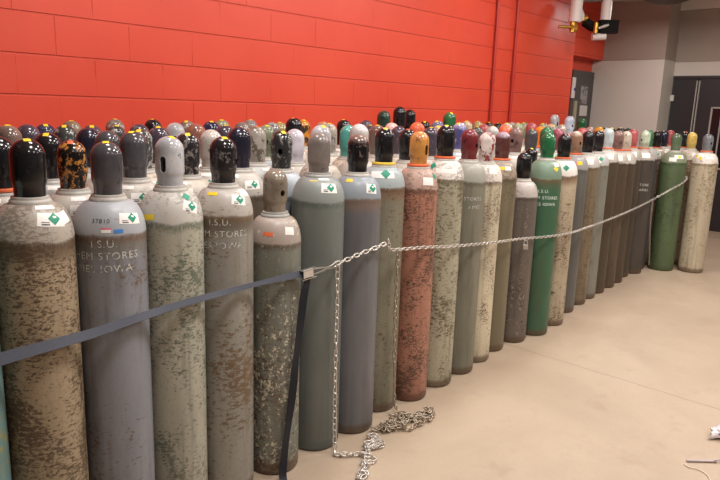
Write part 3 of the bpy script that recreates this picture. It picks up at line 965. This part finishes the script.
# padlock hanging from the long chain
t = thing('padlock', 'small silver padlock dangling from the long chain before the short taupe cylinder', 'padlock', (3.755, 2.012, .70))
t.rotation_euler = (0, 0, math.radians(-40))
b = MB()
b.box((0, 0, 0), (.036, .014, .032))
bd = link('lock_body', b.mesh('lock_body', False), plain('lock_metal', (190, 184, 176), .3, .7), t)
md = bd.modifiers.new('bevel', 'BEVEL')
md.width = .003
md.segments = 2
b = MB()
b.tube([(-.012, 0, .012)] + [(-.012 * math.cos(PI * k / 8), 0, .034 + .012 * math.sin(PI * k / 8)) for k in range(9)] + [(.012, 0, .012)], .0028, 8)
link('shackle', b.mesh('shackle'), galv, t)

# ------------------------------------------------------------------ ratchet strap
def fabric(name, rgb):
    t = NT(name, .75)
    n = t.noise(t.coord((1, 1, 1)), 220, 2)
    c = lin(rgb)
    t.color(t.mix(n, tuple(v * .7 for v in c[:3]) + (1,), tuple(v * 1.3 for v in c[:3]) + (1,)))
    t.bump(n, .3, .001)
    return t.m
web = fabric('grey_blue_webbing', (72, 74, 84))
web_black = fabric('black_webbing', (24, 24, 33))
strap = thing('ratchet_strap', 'grey-blue ratchet strap stretched across the left cylinders to a metal buckle', 'strap', (1.70, 1.895, .885))
O = Vector((1.70, 1.895, .885))
P = [(.15, 1.905, .775), (.36, 1.906, .802), (.485, 1.907, .818), (.60, 1.907, .826), (.719, 1.903, .832), (.85, 1.905, .838), (.962, 1.905, .852), (1.08, 1.907, .864), (1.188, 1.909, .870), (1.30, 1.907, .876), (1.416, 1.907, .880), (1.53, 1.904, .884), (1.62, 1.898, .887), (1.70, 1.894, .887)]
P = smooth_path(P, 2)
n = len(P)
wd = []
acr = []
for i, p in enumerate(P):
    f = i / (n - 1)
    roll = math.radians(6 + 30 * math.sin(f * PI * 1.1) ** 2 + (18 * f))
    acr.append((0, math.sin(roll), math.cos(roll)))
    wd.append(.038 if f < .2 else (.038 - .019 * (f - .2) / .6 if f < .8 else .019 + .014 * (f - .8) / .2))
b = MB()
b.band([Vector(p) - O for p in P], acr, wd, .0022)
link('webbing', b.mesh('webbing', True, 60), web, strap)
b = MB()
ax = Vector((.98, 0, .06)).normalized()
Mb = Matrix.Rotation(math.radians(-4), 3, 'Y')
b.box((.020, -.004, .018), (.075, .006, .004), Mb)
b.box((.020, -.004, -.020), (.075, .006, .004), Mb)
b.box((.020, -.008, .019), (.078, .022, .0025), Mb)
b.box((.020, -.008, -.019), (.078, .022, .0025), Mb)
b.tube([(.0, -.006, -.021), (.0, -.006, .021)], .007, 12)
b.tube([(.045, -.006, -.021), (.045, -.006, .021)], .005, 12)
link('buckle', b.mesh('buckle', True, 40), plain('buckle_steel', (200, 198, 196), .25, .85), strap)
b = MB()
b.box((.012, -.016, .004), (.05, .004, .034), Mb)
link('release_lever', b.mesh('release_lever', False), plain('lever_metal', (214, 208, 200), .35, .5), strap)
b = MB()
b.tube(smooth_path([(.045, -.006, .014), (.10, -.002, .012), (.135, .004, .004), (.165, .008, .006), (.192, .012, .016), (.205, .014, .006), (.192, .014, -.006), (.165, .008, -.004), (.135, .004, .000), (.10, -.002, -.006), (.045, -.006, -.010)], 2), .0036, 8)
link('hook', b.mesh('hook'), plain('hook_steel', (176, 172, 166), .3, .85), strap)
tail = [(1.715, 1.888, .880), (1.712, 1.884, .845), (1.700, 1.890, .80), (1.690, 1.893, .70), (1.676, 1.895, .60), (1.664, 1.896, .50), (1.652, 1.894, .40), (1.640, 1.897, .30), (1.622, 1.895, .20), (1.605, 1.893, .10), (1.592, 1.888, .03), (1.585, 1.872, .006), (1.565, 1.84, .004)]
tail = smooth_path(tail, 2)
acr = []
for i, p in enumerate(tail):
    a = math.radians(-12 + 16 * math.sin(i * .42))
    acr.append((math.cos(a), math.sin(a), 0))
b = MB()
b.band([Vector(p) - O for p in tail], acr, .033, .0022)
link('loose_strap_end', b.mesh('tail', True, 60), web_black, strap)['label'] = 'black loose end of the strap hanging to the floor'

# ------------------------------------------------------------------ bits on the floor at the right
def foil():
    bm = bmesh.new()
    bmesh.ops.create_icosphere(bm, subdivisions=3, radius=1)
    rr = random.Random(3)
    from mathutils import noise
    for v in bm.verts:
        p = v.co.copy()
        k = 1 + .55 * noise.noise(p * 2.3) + .3 * noise.noise(p * 5.5 + Vector((4, 1, 2)))
        v.co = Vector((p.x * .045 * k, p.y * .12 * k, max(-.022, p.z * .03 * k)))
    me = bpy.data.meshes.new('wrapper')
    bm.to_mesh(me)
    bm.free()
    return me
w = link('crumpled_wrapper', foil(), plain('shiny_wrapper', (226, 220, 222), .22, .4, .12, 40), None, (3.475, .640, .022), math.radians(60))
tag(w, 'crumpled shiny white wrapper on the floor cut off by the right edge', 'wrapper')
b = MB()
b.tube([(-.07, 0, 0), (.07, 0, 0)], .006, 8)
b.tube([(.055, -.004, .006), (.12, .012, .010)], .004, 6)
w = link('grey_rod', b.mesh('rod'), plain('rod_plastic', (190, 176, 176), .4), None, (3.085, .665, .007), math.radians(-46))
tag(w, 'short pale grey rod lying on the floor in the bottom right corner', 'rod')
b = MB()
b.tube(smooth_path([(3.00, .715, .004), (2.985, .69, .004), (3.00, .66, .006), (2.99, .62, .004), (2.95, .59, .004), (2.90, .575, .004)], 2), .0026, 6)
w = link('thin_cord', b.mesh('cord'), plain('cord', (214, 200, 182), .6))
tag(w, 'thin pale cord curling on the floor below the grey rod', 'cord')

# ------------------------------------------------------------------ the room
def quad_box(x0, x1, y0, y1, z0, z1):
    b = MB()
    b.box(((x0 + x1) / 2, (y0 + y1) / 2, (z0 + z1) / 2), (x1 - x0, y1 - y0, z1 - z0))
    return b.mesh('slab', False)

def floor_mat():
    t = NT('tan_concrete', .38)
    v = t.coord()
    n1 = t.noise(v, .9, 5, .6, .6)
    n2 = t.noise(v, 5, 7, .65)
    n3 = t.noise(v, 55, 4, .6)
    col = t.mix(t.ramp(n1, .3, .7), lin((170, 150, 129)), lin((184, 164, 142)))
    col = t.mix(t.math('MULTIPLY', t.ramp(n2, .55, .72), .3), col, lin((146, 124, 104)))
    col = t.mix(t.math('MULTIPLY', t.ramp(n3, .3, .75), .12), col, lin((150, 124, 100)))
    x, y, z = t.xyz()
    # a sawn joint running out from the wall, and one along it
    wob = t.math('MULTIPLY', t.math('SUBTRACT', n2, .5), .03)
    d = t.math('ABSOLUTE', t.math('ADD', t.math('SUBTRACT', x, 3.76), wob))
    col = t.mix(t.ramp(d, .004, .009, .40, 0), col, lin((120, 98, 80)))
    t.color(col)
    t.l.new(t.ramp(n2, .3, .7, .38, .55), t.b.inputs['Roughness'])
    t.bump(n3, .06, .001)
    return t.m

def red_mat(blocks=True, name='red_block_paint'):
    t = NT(name, .42)
    x, y, z = t.xyz()
    zz = t.math('ADD', z, -.10)
    cx = t.n.new('ShaderNodeCombineXYZ')
    t.l.new(x, cx.inputs[0])
    t.l.new(zz, cx.inputs[1])
    br = t.n.new('ShaderNodeTexBrick')
    br.inputs['Scale'].default_value = 1
    br.inputs['Brick Width'].default_value = .42
    br.inputs['Row Height'].default_value = .21
    br.inputs['Mortar Size'].default_value = .0035
    br.inputs['Mortar Smooth'].default_value = .8
    br.inputs['Bias'].default_value = 0
    t.l.new(cx.outputs[0], br.inputs['Vector'])
    fr = t.math('FRACT', t.math('DIVIDE', zz, .21))
    near = t.math('MINIMUM', fr, t.math('SUBTRACT', 1.0, fr))
    bed = t.ramp(near, .012, .030, 1, 0)
    n = t.noise(t.coord(), 70, 5, .7)
    n2 = t.noise(t.coord(), 1.3, 3)
    n4 = t.noise(t.coord(), 3.1, 2)
    heads = t.math('MULTIPLY', br.outputs['Fac'], t.ramp(n4, .42, .60, .08, .6))
    j = t.math('MAXIMUM', bed, heads)
    c = t.mix(t.ramp(n2, .3, .7), lin((210, 68, 45)), lin((218, 76, 51)))
    c = t.mix(t.math('MULTIPLY', j, .22), c, lin((150, 44, 34)))
    t.color(c)
    h = t.math('SUBTRACT', t.math('MULTIPLY', n, .12), j)
    t.bump(h, .8, .006)
    return t.m

def wall_paint(name, rgb, rough=.6):
    t = NT(name, rough)
    n = t.noise(t.coord(), 60, 4, .6)
    n2 = t.noise(t.coord(), 1.6, 3)
    c = lin(rgb)
    t.color(t.mix(n2, tuple(v * .95 for v in c[:3]) + (1,), tuple(v * 1.05 for v in c[:3]) + (1,)))
    t.bump(n, .08, .001)
    return t.m

red = red_mat()
cream = wall_paint('off_white_wall_paint', (204, 196, 186))
tan = wall_paint('upper_wall_painted_shade', (158, 143, 132))  # shade high on the off-white walls, painted into the colour
green_grey = wall_paint('return_wall_paint', (184, 178, 164))
structure('floor', quad_box(-4, 12, -5, 4.5, -.1, 0), floor_mat())
structure('ceiling', quad_box(-4, 12, -5, 4.5, 3.45, 3.55), wall_paint('ceiling_paint', (214, 206, 196)))
structure('wall_left', quad_box(-4, 7.6, 3.65, 4.15, 0, 3.45), red)
structure('wall_recess', quad_box(7.6, 9.6, 4.30, 4.5, 0, 3.45), red)
structure('trim_1', quad_box(7.6, 9.59, 4.14, 4.30, 2.375, 3.45), red, 'red lintel over the recessed grey door')
structure('wall_back', quad_box(9.6, 10.05, 3.265, 4.5, 0, 2.37), cream)
structure('trim_2', quad_box(9.59, 10.05, 3.262, 4.5, 2.37, 3.45), tan, 'upper part of the off-white wall with shade painted in')
structure('wall_far', quad_box(10.05, 10.3, -5, 3.265, 2.165, 2.36), cream)
structure('trim_3', quad_box(10.04, 10.3, -5, 3.262, 2.36, 3.06), tan, 'upper wall band above the black doors with shade painted in')
structure('trim_4', quad_box(9.98, 10.3, -5, 3.262, 3.06, 3.45), cream, 'pale bulkhead under the ceiling above the doors')
structure('wall_far', quad_box(10.05, 10.3, -5, 1.3, 0, 2.165), cream)

# vertical red conduits on the block wall
cond = wall_paint('red_conduit_paint', (176, 46, 36), .4)
for nm, x, lab in (('a', 5.80, 'thin red-painted conduit on the red wall, left one of two'), ('b', 6.185, 'thin red-painted conduit on the red wall, right one of two')):
    t = thing('wall_conduit', lab, 'pipe', (x, 3.628, 0), group=None)
    b = MB()
    b.tube([(0, 0, .0), (0, 0, 3.45)], .016, 14)
    link('pipe', b.mesh('pipe'), cond, t)
    b = MB()
    for z in ((1.877,) if nm == 'a' else (1.95,)):
        b.tube([(0, 0, z - .02), (0, 0, z + .02)], .0215, 14)
    link('coupling', b.mesh('coupling', True, 40), cond, t)

# recessed grey door
grey_door = plain('grey_door_paint', (78, 74, 72), .5, var=.05)
d = link('door_1', quad_box(8.90, 9.595, 4.25, 4.30, 0, 2.20), grey_door)
d['kind'] = 'structure'
d['label'] = 'dark grey metal door in the red recess'
b = MB()
b.box((9.295, 4.2505, 1.855), (.26, .004, .30))
link('window_pane', b.mesh('pane', False), plain('door_glass', (96, 92, 90), .2), d)
def door_sign(x, z, w, h, mat, nm, lab, y=4.2475):
    b = MB()
    b.box((0, 0, 0), (w, .003, h))
    o = link(nm, b.mesh(nm, False), mat, None, (x, y, z))
    return tag(o, lab, 'sign')
def poster_mat():
    t = NT('poster_print', .4)
    n = t.noise(t.coord((1, 1, 1)), 14, 3, .6, 1.0)
    c = t.mix(t.ramp(n, .40, .5), lin((96, 84, 80)), lin((150, 158, 164)))
    t.color(t.mix(t.ramp(n, .58, .62), c, lin((190, 110, 92))))
    return t.m
door_sign(9.30, 1.86, .22, .24, poster_mat(), 'door_poster', 'small coloured picture poster on the grey door', 4.2470)
door_sign(9.33, 1.635, .25, .15, plain('sheet', (206, 200, 196), .5), 'notice_sheet', 'white notice sheet on the grey door under the poster')
t = thing('door_notice', 'tall narrow white notice with a blue dot at the left of the grey door', 'sign', (8.925, 4.2435, 1.95))
b = MB()
b.box((0, 0, 0), (.10, .012, .29))
link('board', b.mesh('board', False), plain('notice_white', (222, 216, 212), .5), t)
b = MB()
b.tube([(.035, -.012, -.02), (.035, -.005, -.02)], .024, 20)
link('blue_dot', b.mesh('dot'), plain('blue_dot_print', (52, 44, 140), .5), t)
b = MB()
b.box((0, 0, 0), (.085, .02, .40))
o = link('beige_door_panel', b.mesh('panel', False), plain('beige_strip', (168, 156, 132), .45), None, (9.03, 4.2395, 1.57))
tag(o, 'beige vertical strip fixed to the grey door under the narrow notice', 'panel')

# black double doors
blk = plain('black_door_paint', (44, 40, 42), .45, var=.05)
alu = plain('aluminium_trim', (170, 164, 158), .4, 0, .05)
glass = plain('dark_door_glass', (34, 30, 32), .12, var=.05)
frame = structure('trim_5', quad_box(10.04, 10.12, 1.30, 3.263, 2.13, 2.167), blk, 'black head of the door frame')
d = link('door_2', quad_box(10.06, 10.12, 2.92, 3.255, 0, 2.13), blk)
d['kind'] = 'structure'
d['label'] = 'black side leaf of the double door'
d2 = link('door_3', quad_box(10.06, 10.12, 1.30, 2.90, 0, 2.13), blk)
d2['kind'] = 'structure'
d2['label'] = 'black door leaf with framed dark glass'
for yy in (2.935, 2.90):
    b = MB()
    b.box((10.045, yy, 1.05), (.03, .014, 2.10))
    link('edge_strip', b.mesh('strip', False), alu, d)
b = MB()
b.box((10.056, 2.27, 1.31), (.006, .84, .82))
link('glass_pane', b.mesh('glass', False), glass, d2)
b = MB()
for (cy, cz, sy, sz) in ((2.70, 1.31, .022, .86), (2.57, 1.31, .018, .86), (1.85, 1.31, .022, .86), (2.27, 1.73, .86, .022), (2.27, .89, .86, .022)):
    b.box((10.05, cy, cz), (.016, sy, sz))
link('window_frame', b.mesh('frame', False), alu, d2)
b = MB()
b.box((0, 0, 0), (.03, .05, .085))
o = link('wall_box', b.mesh('box', False), plain('white_box', (206, 200, 190), .5), None, (10.035, 3.245, 1.855))
tag(o, 'small white box on the frame beside the black door', 'box')

# round dark fixture under the ceiling
t = thing('pendant_light', 'round dark fixture hanging from the ceiling at the top edge of the photo', 'ceiling light', (8.36, 2.89, 2.915))
b = MB()
b.lathe([(.0, .0), (.16, .004), (.25, .035), (.27, .09), (.27, .16), (.24, .19), (.05, .21), (.03, .26), (.0, .26)], 40)
link('housing', b.mesh('housing'), plain('fixture_dark', (70, 56, 44), .45, .3), t)
b = MB()
b.tube([(0, 0, .22), (0, 0, .535)], .012, 10)
link('stem', b.mesh('stem'), plain('stem_dark', (60, 52, 46), .5, .4), t)

# pipe, valves and fittings by the corner of the red wall
RV = Vector((.6817, -.7316, 0))
FV = Vector((.7316, .6817, 0))
def V(px, pz, f=0.0):
    """px, pz metres sideways and up from the mouth of the white pipe, f metres deeper"""
    p = RV * px + FV * f
    return Vector((p.x, p.y, pz))
_t = NT('black_valve_paint', .7, 0, .15)
_t.color(lin((20, 16, 15)))
NTblack = _t.m
white_pipe = plain('white_pipe_jacket', (226, 214, 208), .4, var=.05)
t = thing('sprinkler_riser', 'white jacketed pipe with brass tap hanging from the ceiling beside the red wall', 'pipe', (7.02, 3.40, 2.575))
b = MB()
b.tube([V(0, 0), V(.01, .30)], .066, 24)
b.tube([V(.01, .30), V(.02, .55), V(.02, .875)], .075, 24)
link('pipe', b.mesh('pipe', True, 40), white_pipe, t)
b = MB()
b.tube([V(-.17, -.055), V(-.05, -.055)], .016, 12)
b.tube([V(-.05, -.055), V(.0, -.055)], .024, 12)
link('brass_spout', b.mesh('spout', True, 40), M['brass'], t)
b = MB()
b.tube([V(-.01, -.11), V(-.01, .01)], .036, 8)
b.tube([V(-.04, -.06), V(.03, -.06)], .042, 8)
link('brass_valve', b.mesh('valve', True, 30), M['brass'], t)
t = thing('valve_assembly', 'black valve with yellow handle and white pipes right of the white riser', 'valve', (7.30, 3.38, 2.62))
b = MB()
b.tube([V(-.19, .14), V(-.12, .09), V(-.06, .0)], [.05, .062, .045], 20)
link('white_elbow', b.mesh('elbow', True, 40), white_pipe, t)
b = MB()
b.tube([V(-.07, .02), V(-.01, .02)], .046, 16)
b.tube([V(.08, -.14, -.07), V(.08, -.03, -.07)], .028, 10)
link('brass_fitting', b.mesh('fitting', True, 40), M['brass'], t)
b = MB()
b.tube([V(-.03, -.01), V(.05, -.06), V(.20, -.07)], .055, 16)
b.box(V(.24, -.06), (.20, .12, .14), Matrix.Rotation(math.radians(-47), 3, 'Z'))
link('black_valve_body', b.mesh('valve_body', True, 30), NTblack, t)
b = MB()
b.tube([V(.10, -.09, -.09), V(.17, -.065, -.10), V(.21, -.05, -.10)], [.012, .02, .012], 10)
link('lever', b.mesh('lever', True, 40), plain('lever_grey', (190, 184, 176), .4, .5), t)
b = MB()
b.tube([V(.07, -.175), V(.22, -.165)], .040, 16)
link('lower_pipe', b.mesh('lower_pipe', True, 40), white_pipe, t)
b = MB()
b.tube([V(.20, .0), V(.20, .20), V(.20, .83)], .058, 20)
link('upper_pipe', b.mesh('upper_pipe', True, 40), white_pipe, t)
b = MB()
b.tube([V(-.12, .225), V(.10, .235), V(.60, .26)], .032, 12)
link('cross_pipe', b.mesh('cross_pipe', True, 40), plain('cross_pipe_grey', (120, 104, 98), .5, .3, .25, 60), t)

# ------------------------------------------------------------------ light
def area(name, loc, size, power, color=(1, .965, .93)):
    L = bpy.data.lights.new(name, 'AREA')
    L.shape = 'RECTANGLE'
    L.size, L.size_y = size
    L.energy = power
    L.color = color
    o = bpy.data.objects.new(name, L)
    COL.objects.link(o)
    o.location = loc
    return o
for (x, y, p) in LIGHTS:
    area('ceiling_lamp_light', (x, y, 3.40), (.42, .42), p)
area('pendant_lamp_light', (8.36, 2.89, 2.905), (.4, .4), 26)
W = bpy.data.worlds.new('room_air')
scene.world = W
W.use_nodes = True
bg = W.node_tree.nodes['Background']
bg.inputs[0].default_value = (1.0, .93, .86, 1)
bg.inputs[1].default_value = WORLD

# ------------------------------------------------------------------ camera
cam = bpy.data.cameras.new('camera')
cam.sensor_width = 36
cam.lens = 639.5 / 720 * 36
co = bpy.data.objects.new('camera', cam)
COL.objects.link(co)
az, pitch, roll = .7502, .202, .0328
Fh = Vector((math.cos(az), math.sin(az), 0))
F = Fh * math.cos(pitch) + Vector((0, 0, -math.sin(pitch)))
Rt = Vector((math.sin(az), -math.cos(az), 0))
Up = Rt.cross(F)
R2 = Rt * math.cos(roll) + Up * math.sin(roll)
U2 = -Rt * math.sin(roll) + Up * math.cos(roll)
co.matrix_world = Matrix(((R2.x, U2.x, -F.x, 0), (R2.y, U2.y, -F.y, 0), (R2.z, U2.z, -F.z, 1.554), (0, 0, 0, 1)))
scene.camera = co
scene.view_settings.view_transform = 'Standard'
scene.view_settings.look = 'None'
scene.view_settings.exposure = EXPO
scene.view_settings.gamma = 1
scene.view_settings.use_curve_mapping = False
